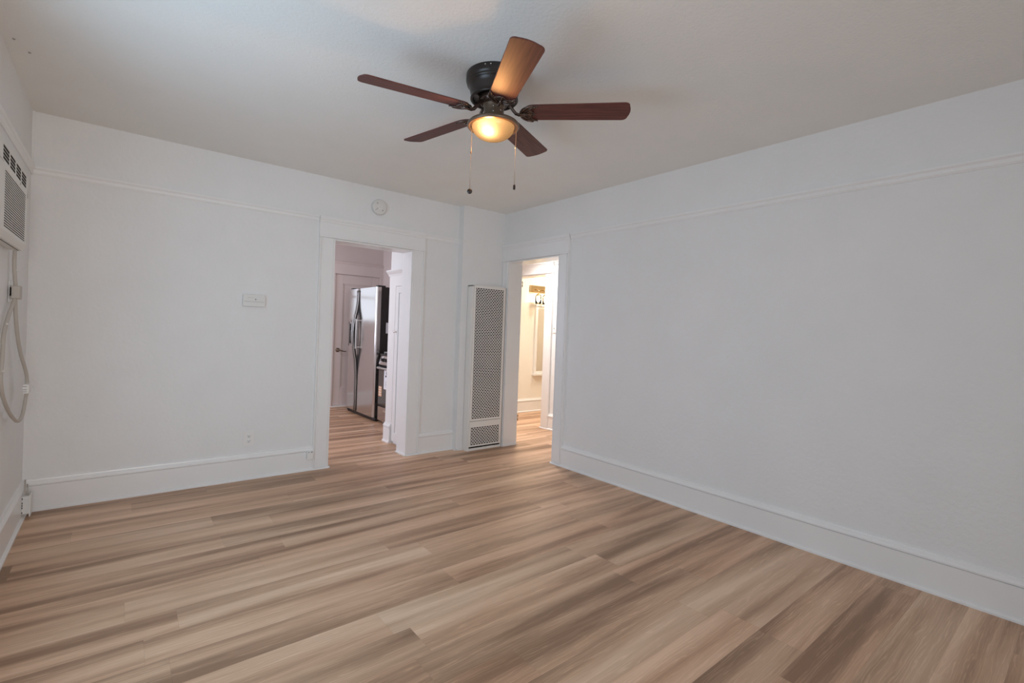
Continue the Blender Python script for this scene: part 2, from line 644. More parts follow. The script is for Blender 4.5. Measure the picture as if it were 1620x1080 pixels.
# ------------------------------------------------------------------ mouldings
BASE = [(0, 0), (0.034, 0), (0.034, 0.010), (0.029, 0.016), (0.020, 0.020), (0.020, 0.168), (0.013, 0.1685),
        (0.013, 0.1725), (0.025, 0.1735), (0.025, 0.182), (0.020, 0.192), (0.012, 0.200), (0.010, 0.210), (0, 0.212)]
RAIL = [(0, 2.212), (0.006, 2.212), (0.008, 2.216), (0.012, 2.222), (0.012, 2.238), (0.0135, 2.242), (0.018, 2.246), (0.022, 2.252), (0.022, 2.262), (0, 2.262)]
CT = 0.022     # casing thickness


def baseboard(segs, name, label):
    b_ = MB()
    for p0, p1, out in segs:
        b_.extrude(BASE, p0, p1, out)
    return struct(b_.build(name, M['trim']), label)


baseboard([((XL, YB, 0), (1.375, YB, 0), (0, -1, 0)), ((2.434, YB, 0), (2.848, YB, 0), (0, -1, 0))], 'baseboard_back', 'tall white baseboard of the back wall')
baseboard([((XR, YF, 0), (XR, 3.283, 0), (-1, 0, 0))], 'baseboard_right', 'tall white baseboard of the right wall')
baseboard([((XL, YF, 0), (XL, YB, 0), (1, 0, 0))], 'baseboard_left', 'tall white baseboard of the left wall')
b = MB()
b.box(2.843, 2.935, 4.291, 4.305, 0, 0.014)
b.box(2.836, 2.848, 4.291, 4.394, 0, 0.014)
struct(b.build('trim_9', M['trim']), 'small white strip at the foot of the corner wall')

b = MB()
b.extrude(RAIL, (XL, YB, 0), (1.369, YB, 0), (0, -1, 0))
b.extrude(RAIL, (2.434, YB, 0), (2.848, YB, 0), (0, -1, 0))
struct(b.build('trim_1', M['trim']), 'picture rail of the back wall')
b = MB()
b.extrude(RAIL, (XR, YF, 0), (XR, 3.270, 0), (-1, 0, 0))
struct(b.build('trim_2', M['trim']), 'picture rail of the right wall')
b = MB()
b.extrude(RAIL, (XL, YF, 0), (XL, YB, 0), (1, 0, 0))
struct(b.build('trim_3', M['trim']), 'picture rail of the left wall')
b = MB()
b.box(XL, XL + 0.012, YB - 0.012, YB, 2.262, H)
struct(b.build('trim_10', M['wall']), 'thin corner bead above the picture rail')


def casing(name, label, plane, axis, a0, a1, top, outer0, outer1, out, z_head=2.262, depth=TW, jmat=None):
    """door surround: two legs with an outer bead, a head board with cap, and the jamb lining.
    axis 'x' or 'y' is the direction along the wall, plane is the wall coordinate, out +-1 towards the room"""
    b_ = MB()

    def bx(s0, s1, d0, d1, z0, z1):
        e0, e1 = plane + out * d0, plane + out * d1
        if axis == 'x':
            b_.box(s0, s1, e0, e1, z0, z1)
        else:
            b_.box(e0, e1, s0, s1, z0, z1)

    zl = top + 0.0005

    def leg(lo, hi, o_side):
        p = [(0, 0), (0, CT + 0.004), (0.010, CT + 0.004), (0.012, CT - 0.004), (0.016, CT - 0.007), (0.019, CT - 0.004), (0.021, CT), (0.029, CT), (0.031, CT - 0.003),
             (hi - lo - 0.004, CT - 0.002), (hi - lo, CT - 0.006), (hi - lo, 0)]
        pts = []
        for s_, d_ in p:
            a_ = lo + s_ if o_side < 0 else hi - s_
            e_ = plane + out * d_
            pts.append((a_, e_, 0.0) if axis == 'x' else (e_, a_, 0.0))
        b_.prism(pts, (0, 0, zl))

    leg(outer0, a0, -1)
    leg(a1, outer1, 1)
    shoe = [(CT + 0.0045, 0), (CT + 0.014, 0), (CT + 0.013, 0.007), (CT + 0.008, 0.013), (CT + 0.0045, 0.014)]
    for lo, hi in ((outer0, a0 + 0.012), (a1 - 0.012, outer1)):
        q0, q1 = ((lo, plane, 0), (hi, plane, 0)) if axis == 'x' else ((plane, lo, 0), (plane, hi, 0))
        b_.extrude(shoe, q0, q1, (0, out, 0) if axis == 'x' else (out, 0, 0))
    # head: fillet, board and cap as one moulded profile
    z0h, z1h = top + 0.001, z_head
    hp = [(0, z0h), (CT + 0.008, z0h), (CT + 0.010, z0h + 0.004), (CT + 0.010, z0h + 0.014), (CT + 0.006, z0h + 0.018), (CT, z0h + 0.019), (CT, z1h - 0.052), (CT + 0.004, z1h - 0.050),
          (CT + 0.005, z1h - 0.034), (CT + 0.010, z1h - 0.028), (CT + 0.014, z1h - 0.018), (CT + 0.014, z1h), (0, z1h)]
    q0, q1 = ((outer0 - 0.004, plane, 0), (outer1 + 0.004, plane, 0)) if axis == 'x' else ((plane, outer0 - 0.004, 0), (plane, outer1 + 0.004, 0))
    b_.extrude(hp, q0, q1, (0, out, 0) if axis == 'x' else (out, 0, 0))
    # jamb lining
    jt = 0.014
    bx(a0 + 0.0005, a0 + jt, CT - 0.007, -depth - 0.018, 0, top - jt)
    bx(a1 - jt, a1 - 0.0005, CT - 0.007, -depth - 0.018, 0, top - jt)
    bx(a0 + 0.0005, a1 - 0.0005, CT - 0.007, -depth - 0.018, top - jt, top - 0.0005)
    # floor shoe along the jamb
    bx(a0 + jt, a0 + jt + 0.012, CT + 0.004, -depth - 0.02, 0, 0.012)
    bx(a1 - jt - 0.012, a1 - jt, CT + 0.004, -depth - 0.02, 0, 0.012)
    return struct(b_.build(name, M['trim']), label)


casing('trim_4', 'white surround of the kitchen doorway', YB, 'x', DK[0] - 0.008, DK[1] + 0.008, DZ + 0.006, 1.375, 2.432, -1)
tr = casing('trim_5', 'white surround of the hall doorway', XR, 'y', DH[0] - 0.006, DH[1] + 0.006, DZ + 0.002, 3.280, 4.300, -1)
for z0, z1 in ((1.805, 1.867), (0.275, 0.342)):
    h = MB()
    y = DH[1] - 0.012
    h.tube([(XR + TW + 0.021, y - 0.004, z0), (XR + TW + 0.021, y - 0.004, z0 + 0.022)], 0.0055)
    h.tube([(XR + TW + 0.021, y - 0.004, z0 + 0.0215), (XR + TW + 0.021, y - 0.004, z1 - 0.0215)], 0.0030)
    h.tube([(XR + TW + 0.021, y - 0.004, z1 - 0.022), (XR + TW + 0.021, y - 0.004, z1)], 0.0055)
    tag(h.build('hinge', M['brass'], tr), 'brass hinge')

# ------------------------------------------------------------------ ceiling fan
FC = Vector((1.498, 2.021, H))
fan = thing('ceiling_fan', FC, 'five-blade mahogany ceiling fan with bronze motor and lit amber glass bowl', 'ceiling fan')
TX, TY = 0.0294, 0.0257
MB().lathe([(0.001, 2.62), (0.148, 2.62), (0.149, 2.617), (0.149, 2.590), (0.147, 2.583), (0.141, 2.580), (0.143, 2.576), (0.143, 2.570), (0.138, 2.566),
            (0.133, 2.560), (0.128, 2.545), (0.123, 2.520), (0.121, 2.508), (0.124, 2.504), (0.1245, 2.498), (0.121, 2.494), (0.116, 2.494), (0.112, 2.500), (0.106, 2.512), (0.060, 2.520), (0.001, 2.521)],
           (FC.x, FC.y, 0), n=72).build('motor_housing', M['bronze'], fan)
rot = MB().lathe([(0.001, 2.522), (0.078, 2.520), (0.080, 2.500), (0.076, 2.484), (0.068, 2.474), (0.056, 2.470), (0.001, 2.470)], (FC.x, FC.y, 0), n=48).build('flywheel', M['iron_dark'], fan)
MB().lathe([(0.001, 2.472), (0.056, 2.472), (0.057, 2.468), (0.0535, 2.462), (0.0525, 2.456), (0.0525, 2.412), (0.058, 2.407), (0.060, 2.402), (0.060, 2.396), (0.001, 2.396)], (FC.x, FC.y, 0), n=48).build('switch_housing', M['bronze_iron'], fan)
MB().lathe([(0.050, 2.404), (0.066, 2.402), (0.090, 2.395), (0.112, 2.386), (0.128, 2.378), (0.1355, 2.370), (0.137, 2.362), (0.134, 2.357), (0.127, 2.355), (0.122, 2.360),
            (0.116, 2.362), (0.112, 2.358), (0.108, 2.364), (0.050, 2.390)], (FC.x, FC.y, 0), n=72, closed=True).build('light_plate', M['bronze_iron'], fan)
MB().lathe([(0.0005, 2.3925), (0.050, 2.3895), (0.1075, 2.3630), (0.1075, 2.3622), (0.050, 2.3885), (0.0005, 2.3915)], (FC.x, FC.y, 0), n=48, closed=True).build('light_absorber', M['dark'], fan)  # added black sheet that keeps the bulb from overlighting the plate
prof = [(0.1095, 2.366), (0.1095, 2.358)]
for k in range(1, 15):
    t = PI / 2 * k / 14
    prof.append((0.1095 * math.cos(t) ** 0.92 if k < 14 else 0.0005, 2.358 - 0.066 * math.sin(t)))
MB().lathe(prof, (FC.x, FC.y, 0), n=72).build('glass_bowl', M['bowl_glass'], fan)
# screws on the canopy rim and the neck
for r_, a_, z, sz in ((0.149, -2.55, 2.607, 0.0038), (0.149, -2.36, 2.607, 0.0038), (0.0530, -2.25, 2.446, 0.0032), (0.0530, -2.25, 2.420, 0.0032), (0.0530, -1.50, 2.432, 0.0032)):
    MB().sphere((FC.x + r_ * math.cos(a_), FC.y + r_ * math.sin(a_), z), sz, 8, 6).build('screw', M['screw'], fan)

# the bulb inside the bowl
pl = bpy.data.lights.new('fan_bulb_light', 'POINT')
pl.energy = 31
pl.color = (1.0, 0.50, 0.19)
pl.shadow_soft_size = 0.018
plo = bpy.data.objects.new('fan_bulb_light', pl)
COL.objects.link(plo)
plo.location = (FC.x - 0.056, FC.y - 0.036, 2.320)

BZ, BW, BP = 2.433, 0.140, 0.1924


def blade_frame(k):
    a = 4.2569 + k * 2 * PI / 5
    rd = Vector((math.cos(a), math.sin(a), 0))
    t = Vector((-math.sin(a), math.cos(a), 0))

    def P(r, s, dz=0.0, pitch=BP):
        p = rd * r + t * s * math.cos(pitch)
        z = BZ - s * math.sin(pitch) + dz + TX * p.x + TY * p.y
        return Vector((FC.x + p.x, FC.y + p.y, z))
    return P


def blade_outline():
    """(r, s) outline of one blade: slightly wider at the tip, rounded corners, gently curved end"""
    o = []
    r0_, r1_ = 0.150, 0.694
    w0, w1 = BW * 0.455, BW * 0.515
    # root, rounded
    for k in range(0, 13):
        t = PI / 2 + PI * k / 12
        o.append((r0_ + 0.055 + 0.055 * math.cos(t), w0 * math.sin(t)))
    # lower edge to tip
    for k in range(1, 9):
        o.append((r0_ + 0.055 + (r1_ - 0.03 - r0_ - 0.055) * k / 8, -(w0 + (w1 - w0) * k / 8)))
    rc = 0.028
    for k in range(1, 7):
        t = -PI / 2 + PI / 2 * k / 6
        o.append((r1_ - 0.006 - rc + rc * math.cos(t), -(w1 - rc) + rc * math.sin(t)))
    for k in range(1, 6):
        s = -(w1 - rc) + 2 * (w1 - rc) * k / 6
        o.append((r1_ - 0.006 + 0.008 * (1 - (s / (w1 - rc)) ** 2), s))
    for k in range(0, 7):
        t = PI / 2 * k / 6
        o.append((r1_ - 0.006 - rc + rc * math.cos(t), (w1 - rc) + rc * math.sin(t)))
    for k in range(7, 0, -1):
        o.append((r0_ + 0.055 + (r1_ - 0.03 - r0_ - 0.055) * k / 8, (w0 + (w1 - w0) * k / 8)))
    return o


OUT = blade_outline()


def make_blade(k):
    P = blade_frame(k)
    n = len(OUT)
    me = bpy.data.meshes.new('blade')
    vs = [P(r, s, 0.003) - FC for r, s in OUT] + [P(r, s, -0.003) - FC for r, s in OUT]
    fs = [list(range(n)), list(range(n, 2 * n))[::-1]]
    for i in range(n):
        j = (i + 1) % n
        fs.append([i, n + i, n + j, j])
    me.from_pydata(vs, [], fs)
    uvl = me.uv_layers.new(name='UVMap')
    for l in me.loops:
        r, s = OUT[l.vertex_index % n]
        uvl.data[l.index].uv = (r + k * 1.7, s)
    me.materials.append(M['blade'])
    me.update()
    o = bpy.data.objects.new('blade', me)
    COL.objects.link(o)
    o.parent = fan
    md = o.modifiers.new('bevel', 'BEVEL')
    md.width = 0.0015
    md.segments = 2
    md.limit_method = 'ANGLE'
    # the ornate iron below the blade root
    ir = MB()
    # arm from the flywheel, dipping below and rising to the plate
    arm = []
    for r, dz in ((0.066, 0.050), (0.088, 0.030), (0.102, 0.010), (0.116, -0.006), (0.132, -0.012), (0.152, -0.011), (0.176, -0.009)):
        arm.append(P(r, 0, dz))
    ir.tube(arm, [0.011, 0.0105, 0.010, 0.010, 0.010, 0.0095, 0.006], n=10, flat=0.8)
    # crescent plate: rounded hub side, scalloped blade side
    c_ = []
    hw = BW * 0.475
    for q in range(0, 17):
        t = PI / 2 + PI * q / 16
        c_.append((0.206 + 0.068 * math.cos(t), hw * math.sin(t)))
    edge = [(0.226, -0.95), (0.222, -0.86), (0.206, -0.74), (0.196, -0.60), (0.192, -0.44), (0.198, -0.30), (0.207, -0.17), (0.211, 0.0),
            (0.207, 0.17), (0.198, 0.30), (0.192, 0.44), (0.196, 0.60), (0.206, 0.74), (0.222, 0.86), (0.226, 0.95)]
    c_ += [(r, s * hw) for r, s in edge]
    n2 = len(c_)
    vs2 = [P(r, s, -0.0032) for r, s in c_] + [P(r, s, -0.0075) for r, s in c_]
    f2 = [list(range(n2)), list(range(n2, 2 * n2))[::-1]] + [[i, n2 + i, n2 + (i + 1) % n2, (i + 1) % n2] for i in range(n2)]
    ir.add(vs2, f2)
    # raised scrolls and rims
    rim = [P(r, s * 0.98, -0.008) for r, s in c_[:17]]
    ir.tube(rim, 0.0048, n=8)
    ir.tube([P(r, s * hw, -0.0075) for r, s in edge], 0.0032, n=8)
    for sg in (-1, 1):
        ir.tube([P(r, sg * s * hw, -0.0085) for r, s in ((0.150, 0.05), (0.160, 0.30), (0.176, 0.55), (0.196, 0.76), (0.216, 0.88))], 0.0034, n=8)
        ir.tube([P(r, sg * s * hw, -0.0085) for r, s in ((0.160, 0.05), (0.172, 0.20), (0.184, 0.36), (0.184, 0.52), (0.176, 0.50), (0.176, 0.40))], 0.0030, n=8)
    ir.tube([P(r, s * hw, -0.0085) for r, s in ((0.158, 0.0), (0.178, 0.0), (0.205, 0.0))], 0.0036, n=8)
    iro = ir.build('blade_iron', M['iron_dark'], fan)
    iro.parent = o
    return o


for k in range(5):
    make_blade(k)


def pull_chain(x, y, z_top, z_join, z_end, kind):
    b_ = MB()
    b_.tube([(x, y, z_top), (x, y, z_end)], 0.0013, n=6)
    nb = int((z_top - z_end) / 0.009)
    for i in range(nb):
        b_.sphere((x, y, z_top - 0.0045 - i * 0.009), 0.0021, 6, 4)
    o = b_.build('pull_chain', M['chain'], fan)
    j = MB()
    j.lathe([(0.0005, 0.008), (0.0035, 0.006), (0.0035, -0.006), (0.0005, -0.008)], (x, y, z_join), n=10)
    j.build('chain_connector', M['bronze_iron'] if kind == 'disc' else M['chain'], o)
    q = MB()
    if kind == 'disc':
        q.lathe([(0.0005, -0.003), (0.012, -0.003), (0.0135, 0), (0.012, 0.003), (0.0005, 0.003)], (x, y, z_end - 0.012), axis=(0.62, 0.78, 0), n=24)
    else:
        q.lathe([(0.0005, 0.0), (0.004, -0.001), (0.0062, -0.006), (0.0066, -0.020), (0.0058, -0.026), (0.0005, -0.027)], (x, y, z_end), n=16)
    q.build('pull_knob', M['bronze'], o)


pull_chain(1.4115, 2.090, 2.360, 2.225, 2.034, 'disc')
pull_chain(1.5955, 1.950, 2.364, 2.257, 2.067, 'rod')

# ------------------------------------------------------------------ wall heater
HX0, HX1, HY0, HY1 = 2.946, 3.374, 4.205, 4.305
ht = thing('wall_heater', ((HX0 + HX1) / 2, HY1, 0), 'tall white gas wall heater with slotted grilles in the room corner', 'heater')
b = MB()
b.box(2.930, HX0 + 0.004, HY0 + 0.006, HY1, 0.012, 1.772)      # left flank
b.box(HX1 - 0.004, HX1 + 0.008, HY0 + 0.006, HY1, 0.012, 1.772)
b.box(2.930, HX1 + 0.008, HY0 + 0.006, HY1, 1.760, 1.776)
b.box(2.930, HX1 + 0.008, HY1 - 0.006, HY1, 0.0, 1.76)
b.box(2.926, HX0, HY0 + 0.004, HY1, 0, 0.03)
b.box(HX0, HX1, HY0 + 0.004, HY0 + 0.020, 0, 0.026)
b.build('cabinet', M['heater'], ht, bevel=0.002)
b = MB()
b.box(HX0 + 0.004, HX1 - 0.004, HY0 + 0.012, HY0 + 0.016, 0.028, 1.758)
b.build('slot_shade_sheet', M['dark'], ht)  # black sheet behind the slots, painted shade for the heater's inside


def slotted(x0, x1, z0, z1, name, gx0, gx1, gz0, gz1):
    """a front panel with a brick pattern of real slots"""
    b_ = MB()
    y0, y1 = HY0, HY0 + 0.0022
    b_.box(x0, gx0, y0, y1, z0, z1)
    b_.box(gx1, x1, y0, y1, z0, z1)
    b_.box(gx0, gx1, y0, y1, z0, gz0)
    b_.box(gx0, gx1, y0, y1, gz1, z1)
    pitch = 0.0172
    nrow = int(round((gz1 - gz0) / pitch))
    pitch = (gz1 - gz0) / nrow
    sl = 0.0112
    cols = 11
    cw = (gx1 - gx0) / cols
    for i in range(nrow):
        za = gz0 + i * pitch
        b_.box(gx0, gx1, y0 + 0.0002, y1, za + sl, za + pitch)
        off = 0.0 if i % 2 == 0 else cw * 0.5
        for c in range(cols + 1):
            xc = gx0 + off + c * cw
            xa, xb = max(gx0, xc - 0.0036), min(gx1, xc + 0.0036)
            if xb > xa:
                b_.box(xa, xb, y0 + 0.0005, y1, za, za + sl)
    return b_.build(name, M['heater'], ht)


slotted(HX0, HX1, 0.318, 1.774, 'upper_grille', HX0 + 0.022, HX1 - 0.026, 0.343, 1.750)
slotted(HX0, HX1, 0.044, 0.314, 'lower_grille', HX0 + 0.018, HX1 - 0.026, 0.063, 0.254)

# ------------------------------------------------------------------ small things on the back wall
sd = thing('smoke_detector', (1.925, YB, 2.437), 'round white smoke detector above the kitchen doorway', 'smoke detector')
MB().lathe([(0.0005, 0), (0.060, 0), (0.060, 0.004), (0.074, 0.005), (0.075, 0.018), (0.068, 0.031), (0.060, 0.035), (0.0005, 0.037)], (1.925, YB, 2.437), axis=(0, -1, 0), n=48).build('case', M['detector'], sd)
b = MB()
b.lathe([(0.012, 0.0355), (0.020, 0.038), (0.024, 0.0355)], (1.925, YB, 2.437), axis=(0, -1, 0), n=32)
b.build('test_button', M['white_plastic'], sd)
for dx, dz in ((-0.030, 0.034), (0.026, -0.030)):
    MB().lathe([(0.0005, 0.0362), (0.006, 0.0362), (0.006, 0.030)], (1.925 + dx, YB, 2.437 + dz), axis=(0, -1, 0), n=12).build('indicator', M['grey_line'], sd)
b = MB()
b.prism([(1.925 - 0.048, YB - 0.0362, 2.437 - 0.036), (1.925 - 0.045, YB - 0.0362, 2.437 - 0.040), (1.925 - 0.019, YB - 0.0368, 2.437 - 0.014), (1.925 - 0.022, YB - 0.0368, 2.437 - 0.011)], (0, 0.004, 0))
b.build('vent_slot', M['grey_line'], sd)

tm = thing('thermostat', (0.862, YB, 1.424), 'white rectangular thermostat on the wall left of the kitchen doorway', 'thermostat')
b = MB()
b.box(0.784, 0.939, YB - 0.006, YB, 1.429, 1.518)
b.rbox(0.779, 0.944, YB - 0.032, YB - 0.005, 1.424, 1.523, 0.010, 'y')
b.build('case', M['detector'], tm, bevel=0.004)
b = MB()
b.box(0.786, 0.938, YB - 0.0326, YB - 0.030, 1.4625, 1.4645)
b.box(0.812, 0.862, YB - 0.0326, YB - 0.030, 1.494, 1.4955)
b.sphere((0.872, YB - 0.032, 1.483), 0.0055, 10, 8)
b.build('lever_groove', M['grey_line'], tm)


def duplex(name, loc, label, nrm, along, w, hgt):
    """duplex outlet with plate; loc is its centre on the wall"""
    c0 = Vector(loc)
    n_, a_ = Vector(nrm), Vector(along)
    t = thing(name, loc, label, 'outlet')
    u_ = Vector((0, 0, 1))
    b_ = MB()
    pts = [c0 + a_ * sx * w / 2 + u_ * sz * hgt / 2 for sx, sz in ((-1, -1), (1, -1), (1, 1), (-1, 1))]
    b_.prism(pts, n_ * 0.006)
    b_.build('cover_plate', M['white_plastic'], t, bevel=0.002)
    for sg in (1, -1):
        cc = c0 + u_ * sg * 0.0195 * hgt / 0.115
        f_ = MB()
        f_.lathe([(0.0005, 0.009), (0.015, 0.009), (0.0165, 0.0075), (0.0165, 0.003)], cc, axis=nrm, n=24)
        fo = f_.build('receptacle', M['white_plastic'], t)
        s_ = MB()
        for dx, dz, sw, sh in ((-0.0062, 0.003, 0.0024, 0.009), (0.0062, 0.003, 0.0024, 0.0075), (0.0, -0.0075, 0.0048, 0.0048)):
            q = cc + a_ * dx + u_ * dz
            s_.prism([q + a_ * sx * sw / 2 + u_ * sz * sh / 2 + n_ * 0.0088 for sx, sz in ((-1, -1), (1, -1), (1, 1), (-1, 1))], n_ * 0.0006)
        s_.build('socket_slot', M['dark'], fo)
    return t


duplex('wall_outlet', (0.859, YB, 0.336), 'white duplex outlet on the wall left of the kitchen doorway', (0, -1, 0), (1, 0, 0), 0.086, 0.124)

jk = thing('phone_jack', (1.345, YB - 0.02, 0.107), 'small white jack box on the baseboard beside the kitchen doorway', 'jack')
b = MB()
b.box(1.318, 1.372, YB - 0.050, YB - 0.0195, 0.106, 0.172)
b.build('case', M['white_plastic'], jk, bevel=0.002)
b = MB()
for x0_, x1_ in ((1.330, 1.338), (1.350, 1.366)):
    b.box(x0_, x1_, YB - 0.0506, YB - 0.045, 0.164, 0.169)
b.build('screw_slot', M['dark'], jk)

# ------------------------------------------------------------------ surface box in the left corner
cb = thing('junction_box', (-0.435, 4.25, 0.02), 'white surface-mounted junction box low in the left room corner', 'junction box')
b = MB()
b.rbox(-0.4545, -0.418, 4.222, 4.278, 0.030, 0.145, 0.012, 'x')
b.build('case', M['white_plastic'], cb)
b = MB()
b.box(-0.418, -0.412, 4.200, 4.296, 0.022, 0.158)
b.build('cover_plate', M['white_plastic'], cb, bevel=0.0015)
b = MB()
for z in (0.040, 0.070, 0.085, 0.10, 0.128):
    b.box(-0.4552, -0.450, 4.2212, 4.224, z, z + 0.010)
b.build('edge_gap', M['dark'], cb)
b = MB()
b.tube([(-0.440, 4.252, 0.145), (-0.444, 4.262, 0.175), (-0.449, 4.30, 0.195), (-0.452, 4.33, 0.225)], 0.004, n=8)
b.tube([(-0.428, 4.252, 0.145), (-0.432, 4.27, 0.18), (-0.440, 4.31, 0.20)], 0.003, n=8)
b.build('cable', M['cord'], cb)

# ------------------------------------------------------------------ air conditioner in the left wall
AX = XL + 0.070
AY0, AY1, AZ0, AZ1 = 2.72, 3.672, 1.634, 2.045
ac = thing('air_conditioner', (XL, (AY0 + AY1) / 2, AZ0), 'white through-wall air conditioner with slatted grille on the left wall', 'air conditioner')
b = MB()
b.box(XL, AX - 0.022, AY0 + 0.02, AY1 - 0.012, AZ0 + 0.004, AZ1 - 0.012)
b.build('chassis', M['ac_plastic'], ac, bevel=0.006)
# front panel with rounded top and far edge, with real openings for the grille and the outlet vents
b = MB()
GY0, GY1, GZ0, GZ1 = 3.000, 3.585, 1.682, 1.932
VY0, VY1, VZ0, VZ1 = 2.945, 3.590, 1.962, 2.026
fx0, fx1 = AX - 0.024, AX


def yz(y0, y1, z0, z1, xa=fx0, xb=fx1):
    b.box(xa, xb, y0, y1, z0, z1)


yz(AY0, VY0, AZ0 + 0.03, AZ1 - 0.008)
yz(VY0, GY0, AZ0 + 0.03, VZ0)
yz(GY1, AY1 - 0.030, AZ0 + 0.03, VZ0)
yz(VY1, AY1 - 0.030, VZ0, AZ1 - 0.008)
yz(GY0, GY1, AZ0 + 0.03, GZ0)
yz(GY0, GY1, GZ1, VZ0)
yz(VY0, VY1, VZ1, AZ1 - 0.008)
# curved far end
cv = []
for k in range(7):
    t = PI / 2 * k / 6
    cv.append((fx1 - 0.030 + 0.030 * math.cos(t), AY1 - 0.030 + 0.030 * math.sin(t)))
cv += [(fx1 - 0.034, AY1), (fx1 - 0.034, AY1 - 0.030)]
b.prism([(x, y, AZ0 + 0.03) for x, y in cv], (0, 0, AZ1 - AZ0 - 0.038))
# sloping chin below the grille
b.prism([(fx1, AY0, AZ0 + 0.030), (fx1 - 0.016, AY0, AZ0 + 0.004), (fx1 - 0.030, AY0, AZ0 + 0.004), (fx1 - 0.030, AY0, AZ0 + 0.030)], (0, AY1 - AY0 - 0.014, 0))
b.build('front_panel', M['ac_plastic'], ac)
b = MB()
b.box(fx1 - 0.0050, fx1 - 0.0016, GY0 - 0.001, GY1 + 0.001, GZ0 - 0.001, GZ1 + 0.001)
b.box(fx1 - 0.0050, fx1 - 0.0016, VY0 - 0.001, VY1 + 0.001, VZ0 - 0.001, VZ1 + 0.001)
b.box(AX - 0.0318, AX - 0.0300, AY0 + 0.02, AY1 - 0.014, AZ0 + 0.0030, AZ0 + 0.0046)
b.prism([(AX - 0.012, AY1 - 0.0085, 1.925), (AX - 0.004, AY1 - 0.0195, 1.925), (AX - 0.006, AY1 - 0.0195, 2.005), (AX - 0.014, AY1 - 0.0085, 2.005)], (0.004, 0.0035, 0))
b.build('gap_shade_backing', M['ac_gap'], ac)  # black sheets and strips painted as the shade behind slats and panel
b = MB()
ns = 22
pz = (GZ1 - GZ0) / ns
for i in range(ns):
    z = GZ0 + i * pz
    b.box(fx1 - 0.0018, fx1 - 0.0004, GY0, GY1, z + pz * 0.54, z + pz)
b.build('intake_grille', M['ac_plastic'], ac)
b = MB()
for i in range(5):
    z = VZ0 + (VZ1 - VZ0) * (i + 0.0) / 4
    b.box(fx1 - 0.0018, fx1 - 0.0006, VY0, VY1, z - 0.0011, z + 0.0014)
for i in range(1, 4):
    y = VY0 + (VY1 - VY0) * i / 4
    b.box(fx1 - 0.0018, fx1 - 0.0003, y - 0.011, y + 0.011, VZ0, VZ1)
b.build('air_outlet_louvre', M['ac_plastic'], ac)
b = MB()
b.prism([(fx1, 3.385, 1.944), (fx1, 3.405, 1.944), (fx1, 3.395, 1.956)], (0.0012, 0, 0))
b.build('badge', M['grey_line'], ac)
b = MB()
b.box(fx1, fx1 + 0.0006, AY0, VY0 + 0.02, 1.951, 1.953)
b.build('panel_seam', M['grey_line'], ac)

# its cord, plug and wall plate
UPC = [(-0.452, 3.69, 1.640), (-0.453, 3.69, 1.559), (-0.449, 3.69, 1.491), (-0.445, 3.70, 1.44)]
LPC = [(-0.445, 3.665, 1.375), (-0.449, 3.629, 1.339), (-0.455, 3.571, 1.285), (-0.458, 3.513, 1.227), (-0.459, 3.476, 1.18), (-0.458, 3.472, 1.125), (-0.458, 3.461, 1.068), (-0.458, 3.443, 1.016), (-0.458, 3.429, 0.976), (-0.456, 3.443, 0.921), (-0.452, 3.49, 0.857), (-0.445, 3.571, 0.789), (-0.437, 3.653, 0.738), (-0.429, 3.734, 0.701), (-0.422, 3.804, 0.704), (-0.418, 3.856, 0.742), (-0.416, 3.879, 0.79), (-0.413, 3.908, 0.837), (-0.413, 3.923, 0.891), (-0.415, 3.914, 0.94), (-0.421, 3.873, 0.995), (-0.43, 3.804, 1.065), (-0.438, 3.746, 1.164), (-0.443, 3.711, 1.268), (-0.446, 3.699, 1.354), (-0.446, 3.702, 1.40)]


def smooth_path(pts, it=2):
    pts = [Vector(p) for p in pts]
    for _ in range(it):
        q = [pts[0]]
        for a_, b_ in zip(pts[:-1], pts[1:]):
            q += [a_ * 0.75 + b_ * 0.25, a_ * 0.25 + b_ * 0.75]
        q.append(pts[-1])
        pts = q
    return pts


b = MB()
b.tube(smooth_path(UPC), 0.0085, n=10)
b.tube(smooth_path(LPC), 0.0085, n=10)
crd = b.build('power_cord', M['cord'], ac)
tag(crd, 'grey power cord hanging in a loop')
for q in ((-0.4495, 3.505, 1.245), (-0.450, 3.4345, 1.010), (-0.4445, 3.69, 1.535)):
    MB().sphere(q, 0.0045, 8, 6).build('cord_spot', M['tag'], crd)  # small pale spots along the cord
b = MB()
b.rbox(-0.462, -0.426, 3.680, 3.752, 1.378, 1.452, 0.010, 'x')
b.build('plug', M['cord'], crd, bevel=0.003)
b = MB()
b.box(-0.4655, -0.4600, 3.674, 3.684, 1.395, 1.440)
b.build('plug_gap', M['dark'], crd)
b = MB()
b.rbox(-0.426, -0.400, 3.862, 3.958, 0.842, 0.893, 0.006, 'y')
b.build('warning_tag', M['tag'], crd)
b = MB()
for z in (0.850, 0.862, 0.880):
    b.box(-0.4262, -0.408, 3.8614, 3.8625, z, z + 0.004)
b.build('tag_print', M['grey_line'], crd)
duplex('wall_outlet', (XL, 3.735, 1.418), 'white outlet plate on the left wall, behind the hanging cord', (1, 0, 0), (0, -1, 0), 0.076, 0.116)

for (x, y) in ((-0.430, 3.309), (-0.388, 3.425)):  # dark dots in the ceiling, built as nail stubs
    b = MB()
    b.lathe([(0.0005, 0), (0.006, 0), (0.005, -0.004), (0.0005, -0.006)], (x, y, H), n=10)
    tag(b.build('ceiling_nail', M['grey_line']), 'tiny dark hook stub in the ceiling, %s' % ('nearest the top left of the picture' if y < 3.35 else 'just beyond the first towards the corner'), 'nail', 'hook stubs in the ceiling corner')

